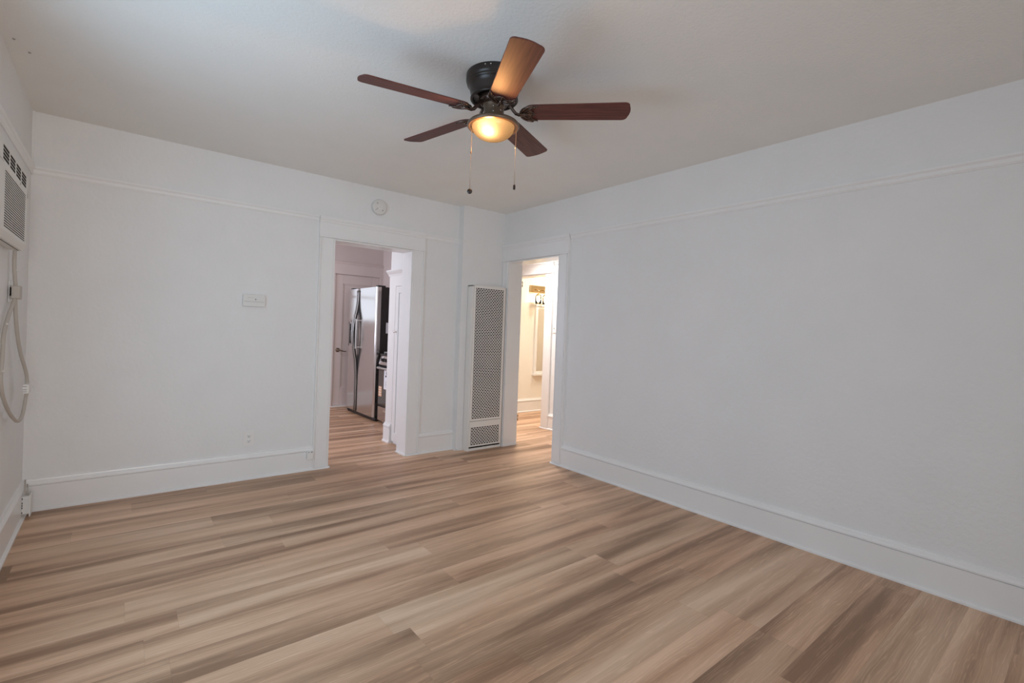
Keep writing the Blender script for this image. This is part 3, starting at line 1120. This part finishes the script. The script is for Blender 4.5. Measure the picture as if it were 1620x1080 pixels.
# ------------------------------------------------------------------ kitchen
KX1 = 3.42
KY1 = 7.55
b = MB()
KW = (1.55, 2.51, 1.34, 2.16)
b.box(XL - TW, KW[0], KY1, KY1 + TW, 0, H)
b.box(KW[1], 2.625, KY1, KY1 + TW, 0, H)
b.box(KW[0], KW[1], KY1, KY1 + TW, 0, KW[2])
b.box(KW[0], KW[1], KY1, KY1 + TW, KW[3], H)
b.box(2.625, 3.362, KY1, KY1 + TW, 2.09, H)
b.box(3.362, KX1 + TW, KY1, KY1 + TW, 0, H)
struct(b.build('wall_kitchen_back', M['kwall']), 'kitchen wall with the panelled door')
struct(MB().box(KX1, KX1 + TW, YB + TW, KY1, 0, H).build('wall_kitchen_right', M['kwall']), 'kitchen wall behind the refrigerator')
b = MB()
b.box(XL - TW, XL, YB + TW, 5.24, 0, H)
b.box(XL - TW, XL, 6.96, KY1, 0, H)
b.box(XL - TW, XL, 5.24, 6.96, 0, 0.98)
b.box(XL - TW, XL, 5.24, 6.96, 2.22, H)
struct(b.build('wall_kitchen_left', M['kwall']), 'left wall of the kitchen')
b = MB()
for x0_, x1_ in ((KW[0], KW[0] + 0.04), (KW[1] - 0.04, KW[1])):
    b.box(x0_, x1_, KY1 + 0.02, KY1 + 0.06, KW[2], KW[3])
b.box(KW[0], KW[1], KY1 + 0.02, KY1 + 0.06, KW[2], KW[2] + 0.04)
b.box(KW[0], KW[1], KY1 + 0.02, KY1 + 0.06, KW[3] - 0.04, KW[3])
b.box(KW[0], KW[1], KY1 + 0.02, KY1 + 0.06, 1.74, 1.765)
struct(b.build('window_3', M['trim']), 'kitchen window frame')
# door surround
b = MB()
b.box(2.575, 2.628, KY1 - 0.02, KY1, 0, 2.095)
b.box(3.366, KX1, KY1 - 0.02, KY1, 0, 2.095)
b.box(2.555, KX1, KY1 - 0.024, KY1, 2.095, 2.262)
b.box(2.550, KX1, KY1 - 0.036, KY1, 2.262, 2.284)
struct(b.build('trim_6', M['kdoor']), 'white surround of the kitchen back door')
baseboard([((XL, KY1, 0), (2.575, KY1, 0), (0, -1, 0))], 'baseboard_kitchen', 'kitchen baseboard')
# panelled door
d1 = struct(bpy.data.objects.new('door_1', None), 'white one-panel door at the back of the kitchen')
COL.objects.link(d1)
d1.location = (2.995, KY1, 0)
PX0, PX1, PZ0, PZ1 = 2.760, 3.232, 0.300, 1.945
b = MB()
dy0, dy1 = KY1 + 0.004, KY1 + 0.040
b.box(2.636, PX0, dy0, dy1, 0.022, 2.086)
b.box(PX1, 3.358, dy0, dy1, 0.022, 2.086)
b.box(PX0, PX1, dy0, dy1, 0.022, PZ0)
b.box(PX0, PX1, dy0, dy1, PZ1, 2.086)
b.box(PX0, PX1, dy0 + 0.014, dy1, PZ0, PZ1)
b.build('door_leaf', M['kdoor'], d1, bevel=0.003)
b = MB()
for (x0_, x1_, z0_, z1_) in ((PX0, PX0 + 0.012, PZ0, PZ1), (PX1 - 0.012, PX1, PZ0, PZ1), (PX0, PX1, PZ0, PZ0 + 0.012), (PX0, PX1, PZ1 - 0.012, PZ1)):
    b.box(x0_, x1_, dy0 + 0.004, dy0 + 0.016, z0_, z1_)
b.build('panel_moulding', M['kdoor'], d1)
b = MB()
b.box(2.622, 3.368, KY1 - 0.03, KY1 + TW, 0, 0.020)
b.build('threshold', M['trim'], d1)
b = MB()
hx, hz = 2.703, 0.895
b.lathe([(0.0005, 0.0), (0.033, 0.0), (0.033, 0.006), (0.028, 0.012), (0.012, 0.016), (0.011, 0.045), (0.0005, 0.046)], (hx, dy0, hz), axis=(0, -1, 0), n=28)
b.tube([(hx, dy0 - 0.040, hz), (hx + 0.03, dy0 - 0.044, hz - 0.004), (hx + 0.07, dy0 - 0.046, hz - 0.016), (hx + 0.105, dy0 - 0.044, hz - 0.022), (hx + 0.125, dy0 - 0.042, hz - 0.016)], [0.011, 0.010, 0.008, 0.007, 0.006], n=10)
tag(b.build('door_handle', M['bronze_iron'], d1), 'dark bronze lever handle')

# refrigerator
fr = thing('refrigerator', (3.05, 6.66, 0), 'stainless side-by-side refrigerator with black side in the kitchen', 'refrigerator')
FX_, FY0, FY1, FZ = 2.712, 6.160, 7.150, 1.828
b = MB()
b.box(FX_ + 0.075, 3.400, FY0 + 0.004, FY1 - 0.004, 0.03, FZ + 0.004)
b.build('body', M['fridge_side'], fr, bevel=0.004)
for yy in (FY0 + 0.04, FY1 - 0.05):
    MB().box(FX_ + 0.02, FX_ + 0.13, yy - 0.035, yy + 0.035, FZ - 0.004, FZ + 0.022).build('hinge_cover', M['black_matte'], fr, bevel=0.004)
b = MB()
b.box(FX_ + 0.030, FX_ + 0.10, FY0 + 0.01, FY1 - 0.01, 0.004, 0.055)
for yy in (FY0 + 0.03, FY1 - 0.03):
    b.lathe([(0.0005, -0.035), (0.026, -0.035), (0.028, 0), (0.026, 0.035), (0.0005, 0.035)], (FX_ + 0.05, yy, 0.028), axis=(0, 1, 0), n=20)
b.build('toe_grille', M['black_matte'], fr)


def fridge_door(y0, y1, name, hole=None):
    """slightly bowed stainless door, optional recess hole (y0,y1,z0,z1)"""
    b_ = MB()
    n = 24
    ys = [y0 + (y1 - y0) * (0.5 - 0.5 * math.cos(PI * i / n)) for i in range(n + 1)]

    def xf(y):
        t = (y - y0) / (y1 - y0) * 2 - 1
        return FX_ + 0.003 * t ** 4 + 0.022 * max(0, (abs(t) - 0.90) / 0.10) ** 2
    zs = [0.055, FZ]
    if hole:
        zs = [0.055, hole[2], hole[3], FZ]
        ys = sorted(set([y for y in ys if not (abs(y - hole[0]) < 0.012 or abs(y - hole[1]) < 0.012)] + [hole[0], hole[1]]))
    m = len(ys)
    for zi in range(len(zs) - 1):
        for i in range(m - 1):
            if hole and zi == 1 and ys[i] >= hole[0] - 1e-6 and ys[i + 1] <= hole[1] + 1e-6:
                continue
            z0_, z1_ = zs[zi], zs[zi + 1]
            b_.add([(xf(ys[i]), ys[i], z0_), (xf(ys[i + 1]), ys[i + 1], z0_), (xf(ys[i + 1]), ys[i + 1], z1_), (xf(ys[i]), ys[i], z1_)], [(0, 1, 2, 3)], False)
    b_.box(FX_ + 0.0245, FX_ + 0.070, y0, y1, 0.055, FZ) if not hole else None
    if hole:
        b_.box(FX_ + 0.0245, FX_ + 0.070, y0, hole[0], 0.055, FZ)
        b_.box(FX_ + 0.0245, FX_ + 0.070, hole[1], y1, 0.055, FZ)
        b_.box(FX_ + 0.0245, FX_ + 0.070, hole[0], hole[1], 0.055, hole[2])
        b_.box(FX_ + 0.0245, FX_ + 0.070, hole[0], hole[1], hole[3], FZ)
    for zz in (0.055, FZ):
        top = [(xf(y), y, zz) for y in ys] + [(FX_ + 0.026, y1, zz), (FX_ + 0.026, y0, zz)]
        b_.add(top, [tuple(range(len(top)))])
    for yy in (y0, y1):
        b_.add([(xf(yy), yy, 0.055), (FX_ + 0.026, yy, 0.055), (FX_ + 0.026, yy, FZ), (xf(yy), yy, FZ)], [(0, 1, 2, 3)])
    o = b_.build(name, M['steel'], fr)
    import bmesh
    bm = bmesh.new()
    bm.from_mesh(o.data)
    bmesh.ops.remove_doubles(bm, verts=bm.verts, dist=1e-5)
    bm.to_mesh(o.data)
    bm.free()
    return o


GAP = 6.795
fd = fridge_door(FY0 + 0.004, GAP - 0.022, 'fridge_door')
hole = (6.945, 7.130, 0.985, 1.345)
fz = fridge_door(GAP + 0.022, FY1 - 0.004, 'freezer_door', hole)
b = MB()
b.box(FX_ + 0.004, FX_ + 0.05, hole[0], hole[1], 1.315, hole[3])
b.box(FX_ + 0.004, FX_ + 0.05, hole[0], hole[1], hole[2], 1.02)
b.box(FX_ + 0.004, FX_ + 0.05, hole[0], hole[0] + 0.018, hole[2], hole[3])
b.box(FX_ + 0.004, FX_ + 0.05, hole[1] - 0.018, hole[1], hole[2], hole[3])
b.box(FX_ + 0.012, FX_ + 0.05, hole[0] + 0.018, 7.06, 1.215, 1.315)
dp = b.build('dispenser_frame', M['handle_silver'], fz)
b = MB()
b.box(FX_ + 0.050, FX_ + 0.066, hole[0], hole[1], hole[2], hole[3])
b.box(FX_ + 0.014, FX_ + 0.05, 7.06, hole[1] - 0.018, 1.215, 1.315)
b.build('dispenser_niche', M['black_gloss'], fz)
b = MB()
b.box(FX_ + 0.018, FX_ + 0.070, GAP - 0.020, GAP + 0.020, 0.056, FZ - 0.002)
b.build('door_gasket', M['black_matte'], fr)
for sg, par in ((-1, fd), (1, fz)):
    b = MB()
    yy = GAP + sg * 0.030
    pts = []
    for z, d in ((0.060, 0.000), (0.40, 0.000), (0.62, 0.004), (0.78, 0.018), (0.92, 0.045), (1.06, 0.064), (1.17, 0.070), (1.28, 0.064), (1.40, 0.045), (1.52, 0.018), (1.64, 0.004), (1.80, 0.0)):
        pts.append((FX_ + 0.004 - d, yy, z))
    b.tube(smooth_path(pts, 1), 0.016, n=10)
    h = b.build('handle_trim', M['black_matte'], par)
    b = MB()
    yy2 = yy - sg * 0.004
    pts2 = [(p[0] - 0.012, yy2 - 0.008, p[2]) for p in pts]
    b.tube(smooth_path(pts2, 1), 0.0065, n=8)
    b.build('handle_bar', M['handle_silver'], h)
b = MB()
b.rbox(FX_ - 0.052, FX_ - 0.030, GAP - 0.066, GAP - 0.040, 0.960, 1.385, 0.006, 'z')
for z in (0.975, 1.36):
    b.box(FX_ - 0.04, FX_ + 0.006, GAP - 0.062, GAP - 0.046, z, z + 0.014)
b.build('door_grip', M['handle_silver'], fd)
nt_ = MB().box(2.865, 2.905, FY0 - 0.0005, FY0 + 0.0035, 1.20, 1.345)
tag(nt_.build('paper_notice', M['paper'], root=(2.885, FY0, 1.2)), 'small white paper notice stuck on the black refrigerator side', 'notice')

# stove
st = thing('gas_range', (3.05, 5.72, 0), 'stainless gas range between refrigerator and pantry', 'stove')
SX, SY0, SY1 = 2.752, 5.330, 6.115
b = MB()
b.box(SX + 0.035, 3.39, SY0, SY1, 0.035, 0.905)
b.build('body', M['black_matte'], st, bevel=0.003)
for yy in (SY0 + 0.05, SY1 - 0.05):
    MB().lathe([(0.0005, 0.0), (0.016, 0.0), (0.016, 0.012), (0.010, 0.014), (0.010, 0.04), (0.0005, 0.04)], (SX + 0.075, yy, 0.0), n=16).build('foot', M['chrome'], st)
b = MB()
b.box(SX + 0.006, SX + 0.036, SY0 + 0.002, SY1 - 0.002, 0.035, 0.222)
dw = b.build('storage_drawer', M['steel'], st, bevel=0.003)
b = MB()
b.box(SX - 0.006, SX + 0.008, 5.50, 5.92, 0.165, 0.190)
b.build('drawer_pull', M['chrome'], dw, bevel=0.004)
b = MB()
b.box(SX + 0.002, SX + 0.034, SY0 + 0.002, SY1 - 0.002, 0.236, 0.762)
od = b.build('oven_door', M['black_gloss'], st, bevel=0.004)
b = MB()
b.box(SX - 0.001, SX + 0.004, SY0 + 0.025, SY1 - 0.025, 0.258, 0.705)
b.build('oven_window', M['oven_glass'], od)
b = MB()
b.tube(smooth_path([(SX + 0.004, SY1 - 0.03, 0.742), (SX - 0.030, SY1 - 0.036, 0.742), (SX - 0.040, SY1 - 0.07, 0.742), (SX - 0.040, SY0 + 0.07, 0.742), (SX - 0.030, SY0 + 0.036, 0.742), (SX + 0.004, SY0 + 0.03, 0.742)], 2), 0.015, n=10)
b.build('oven_handle', M['handle_silver'], od)
b = MB()
b.prism([(SX + 0.004, SY0, 0.795), (SX + 0.034, SY0, 0.905), (SX + 0.07, SY0, 0.905), (SX + 0.07, SY0, 0.78), (SX + 0.004, SY0, 0.78)], (0, SY1 - SY0, 0))
cp = b.build('control_panel', M['steel'], st, bevel=0.002)
for yy in (6.00, 5.90, 5.80, 5.56, 5.45):
    b = MB()
    b.lathe([(0.0005, 0.034), (0.015, 0.034), (0.020, 0.028), (0.021, 0.004), (0.026, 0.0)], (SX + 0.016, yy, 0.845), axis=(-1, 0, 0.27), n=20)
    b.box(SX - 0.020, SX - 0.012, yy - 0.003, yy + 0.003, 0.833, 0.872)
    b.build('burner_knob', M['black_gloss'], cp)
b = MB()
b.box(SX + 0.016, 3.38, SY0 + 0.002, SY1 - 0.002, 0.903, 0.926)
b.build('cooktop', M['black_gloss'], st, bevel=0.004)
for yc in (SY0 + 0.21, SY1 - 0.21):
    b = MB()
    for yy in (-0.17, -0.06, 0.06, 0.17):
        b.box(SX + 0.06, 3.33, yc + yy - 0.006, yc + yy + 0.006, 0.940, 0.955)
    for xx in (SX + 0.06, SX + 0.20, SX + 0.34, SX + 0.48):
        b.box(xx, xx + 0.012, yc - 0.176, yc + 0.176, 0.938, 0.952)
    for xx in (SX + 0.06, 3.318):
        for yy in (-0.17, 0.17):
            b.box(xx, xx + 0.012, yc + yy - 0.006, yc + yy + 0.006, 0.925, 0.945)
    tag(b.build('burner_grate', M['grey_line'], st))
# printed sheet and striped orange patch on the oven door
b = MB()
b.box(SX - 0.0030, SX - 0.0012, 5.765, 5.925, 0.470, 0.725)
pp = b.build('instruction_sheet', M['paper'], root=(SX, 5.84, 0.47))
tag(pp, 'white printed sheet taped to the oven door', 'paper')
b = MB()
for k, (y0_, y1_, z0_, z1_) in enumerate(((5.80, 5.86, 0.66, 0.70), (5.79, 5.835, 0.625, 0.65), (5.845, 5.885, 0.63, 0.652), (5.79, 5.83, 0.595, 0.615), (5.80, 5.875, 0.565, 0.570), (5.80, 5.885, 0.540, 0.544), (5.80, 5.885, 0.520, 0.524), (5.80, 5.870, 0.500, 0.504))):
    b.box(SX - 0.0036, SX - 0.0029, y0_, y1_, z0_, z1_)
b.build('print', M['ink'], pp)
b = MB()
b.box(SX - 0.0030, SX - 0.0012, 5.985, 6.080, 0.362, 0.495)
sk = b.build('orange_patch', M['patch'], root=(SX, 6.03, 0.362))
tag(sk, 'orange and cream striped sticker on the oven window', 'patch')
b = MB()
for z in (0.378, 0.410, 0.442, 0.472):
    b.box(SX - 0.0036, SX - 0.0029, 5.992, 6.072, z, z + 0.014)
b.build('print', M['patch_pale'], sk)
# range hood
rh = thing('range_hood', (3.15, 5.72, 1.80), 'slim pale range hood above the stove, mostly behind the pantry', 'range hood')
b = MB()
b.prism([(2.93, SY0, 1.815), (2.93, SY0, 1.85), (3.05, SY0, 1.93), (KX1, SY0, 1.93), (KX1, SY0, 1.815)], (0, SY1 - SY0 - 0.04, 0))
b.build('canopy', M['kwall'], rh, bevel=0.003)
b = MB()
b.box(2.96, 3.38, SY0 + 0.03, SY1 - 0.07, 1.810, 1.816)
b.build('filter', M['handle_silver'], rh)

# pantry block between the kitchen and the room
PX = 2.400
pn = thing('pantry_cupboard', (PX + 0.5, 4.85, 0), 'white built-in pantry cupboard with crown moulding and narrow door', 'cupboard')
DY0, DY1, DZ0, DZ1 = 4.600, 4.945, 0.030, 1.745
b = MB()
b.box(PX, KX1 - 0.002, DY1, 5.105, 0, 1.90)
b.box(PX + 0.001, KX1 - 0.002, YB + TW + 0.019, DY0, 0, 1.90)
b.box(PX, KX1 - 0.002, DY0, DY1, DZ1 + 0.003, 1.90)
b.box(PX + 0.022, KX1 - 0.002, DY0, DY1, 0.0, DZ1 + 0.003)
b.build('carcass', M['trim'], pn)
b = MB()
CR = [(0, 1.868), (0.006, 1.868), (0.008, 1.882), (0.020, 1.896), (0.030, 1.905), (0.034, 1.912), (0.040, 1.916), (0.040, 1.930), (0, 1.930)]
b.extrude(CR, (PX, YB + TW + 0.019, 0), (PX, 5.125, 0), (-1, 0, 0))
b.build('crown_moulding', M['trim'], pn)
b = MB()
for p0, p1 in (((PX, DY1 + 0.004, 0), (PX, 5.105, 0)),):
    b.extrude(BASE, p0, p1, (-1, 0, 0))
b.build('plinth', M['trim'], pn)
b = MB()
b.box(PX + 0.0, PX + 0.020, DY0 + 0.004, DY0 + 0.07, DZ0, DZ1)
b.box(PX + 0.0, PX + 0.020, DY1 - 0.075, DY1 - 0.006, DZ0, DZ1)
b.box(PX + 0.0, PX + 0.020, DY0 + 0.07, DY1 - 0.075, DZ0, DZ0 + 0.10)
b.box(PX + 0.0, PX + 0.020, DY0 + 0.07, DY1 - 0.075, DZ1 - 0.075, DZ1)
b.box(PX + 0.010, PX + 0.020, DY0 + 0.07, DY1 - 0.075, DZ0 + 0.10, DZ1 - 0.075)
pd = b.build('door', M['trim'], pn, bevel=0.002)
b = MB()
b.lathe([(0.0005, 0.032), (0.010, 0.031), (0.014, 0.025), (0.012, 0.018), (0.006, 0.012), (0.006, 0.003), (0.012, 0.0)], (PX, 4.905, 1.243), axis=(-1, 0, 0), n=20)
tag(b.build('knob', M['chrome'], pd), 'small bright metal knob')
# wall above the pantry
struct(MB().box(PX + 0.012, KX1, YB + TW, 5.105, 1.901, H).build('wall_pantry', M['wall']), 'white wall above the pantry')

# ------------------------------------------------------------------ hall and bathroom
HX = 4.53
BY0, BY1 = 4.758, 5.50      # bathroom doorway
b = MB()
b.box(HX, HX + 0.12, 1.6, BY0, 0, H)
b.box(HX, HX + 0.12, BY1, 7.6, 0, H)
b.box(HX, HX + 0.12, BY0, BY1, 2.088, H)
struct(b.build('wall_hall', M['wall']), 'hall wall with the bathroom doorway')
struct(MB().box(XR + TW, HX, 1.5, 1.6, 0, H).build('wall_hall_near', M['wall']), 'near end of the hall')
struct(MB().box(KX1 + TW, HX, 7.3, 7.4, 0, H).build('wall_hall_far', M['wall']), 'far end of the hall')
casing('trim_7', 'white surround of the bathroom doorway', HX, 'y', BY0, BY1, 2.090, 4.622, BY1 + 0.13, -1, z_head=2.250, depth=0.12)
baseboard([((HX, 1.6, 0), (HX, 4.622, 0), (-1, 0, 0)), ((HX, BY1 + 0.13, 0), (HX, 7.3, 0), (-1, 0, 0))], 'baseboard_hall', 'white hall baseboard')
b = MB()
b.extrude([(d, z - 0.012) for d, z in RAIL], (HX, 1.6, 0), (HX, 4.616, 0), (-1, 0, 0))
struct(b.build('trim_8', M['trim']), 'picture rail of the hall')
sw = thing('switch_plate', (HX, 4.555, 1.35), 'white light switch plate on the hall wall beside the bathroom doorway', 'switch')
b = MB()
b.box(HX - 0.006, HX, 4.500, 4.612, 1.290, 1.405)
b.build('cover_plate', M['white_plastic'], sw, bevel=0.002)
for yy in (4.583, 4.530):
    b = MB()
    b.prism([(HX - 0.006, yy - 0.005, 1.338), (HX - 0.016, yy - 0.005, 1.356), (HX - 0.006, yy - 0.005, 1.360)], (0, 0.010, 0))
    b.build('toggle', M['grey_line'], sw)

BYW = 5.82
struct(MB().box(HX + 0.12, 6.9, BYW, BYW + 0.12, 0, H).build('wall_bathroom_back', M['bath_wall']), 'cream bathroom wall with sconce and mirror')
struct(MB().box(HX + 0.12, 6.9, 4.0, 4.12, 0, H).build('wall_bathroom_near', M['bath_wall']), 'near bathroom wall')
struct(MB().box(6.7, 6.82, 4.12, BYW, 0, H).build('wall_bathroom_right', M['bath_wall']), 'right bathroom wall')
baseboard([((HX + 0.12, BYW, 0), (6.7, BYW, 0), (0, -1, 0))], 'baseboard_bathroom', 'white bathroom baseboard')
# mirror cabinet
mc = thing('mirror_cabinet', (5.60, BYW, 0.60), 'tall white-framed mirror on the bathroom wall below the sconce', 'mirror')
mx0, mx1, mz0, mz1 = 5.292, 5.90, 0.605, 1.722
b = MB()
b.box(mx0, mx0 + 0.045, BYW - 0.035, BYW, mz0 + 0.045, mz1 - 0.055)
b.box(mx1 - 0.045, mx1, BYW - 0.035, BYW, mz0 + 0.045, mz1 - 0.055)
b.box(mx0, mx1, BYW - 0.035, BYW, mz1 - 0.055, mz1 - 0.012)
b.box(mx0 - 0.012, mx1 + 0.012, BYW - 0.050, BYW, mz1 - 0.012, mz1 + 0.018)
b.box(mx0 - 0.015, mx1 + 0.015, BYW - 0.065, BYW, mz0 - 0.022, mz0 + 0.010)
b.box(mx0, mx1, BYW - 0.035, BYW, mz0 + 0.010, mz0 + 0.045)
b.build('frame', M['trim'], mc, bevel=0.003)
MB().box(mx0 + 0.045, mx1 - 0.045, BYW - 0.016, BYW - 0.010, mz0 + 0.045, mz1 - 0.055).build('mirror_glass', M['mirror'], mc)
# sconce with glass shades
sn = thing('vanity_light', (5.42, BYW, 1.93), 'chrome vanity light bar coloured for warm reflections, with glass shades on the bathroom wall', 'wall lamp')
b = MB()
b.box(5.160, 5.680, BYW - 0.030, BYW, 1.925, 2.042)
b.build('back_plate', M['sconce_metal'], sn, bevel=0.004)
for xx in (5.262, 5.420, 5.578):
    b = MB()
    b.tube([(xx, BYW - 0.030, 1.975), (xx, BYW - 0.085, 1.975), (xx, BYW - 0.105, 1.955), (xx, BYW - 0.105, 1.900)], 0.008, n=10)
    b.lathe([(0.0005, 1.905), (0.022, 1.905), (0.024, 1.870), (0.0005, 1.868)], (xx, BYW - 0.105, 0), n=20)
    arm = b.build('lamp_arm', M['sconce_metal'], sn)
    b = MB()
    b.lathe([(0.028, 1.895), (0.045, 1.880), (0.050, 1.860), (0.050, 1.745), (0.0485, 1.745), (0.0485, 1.858), (0.0435, 1.878), (0.028, 1.893)], (xx, BYW - 0.105, 0), n=28, closed=True)
    b.build('lamp_shade', M['clear_glass'], arm)
    b = MB()
    b.sphere((xx, BYW - 0.105, 1.810), 0.026, 14, 10, (1, 1, 1.3))
    b.build('bulb', M['lit_bulb'], arm)
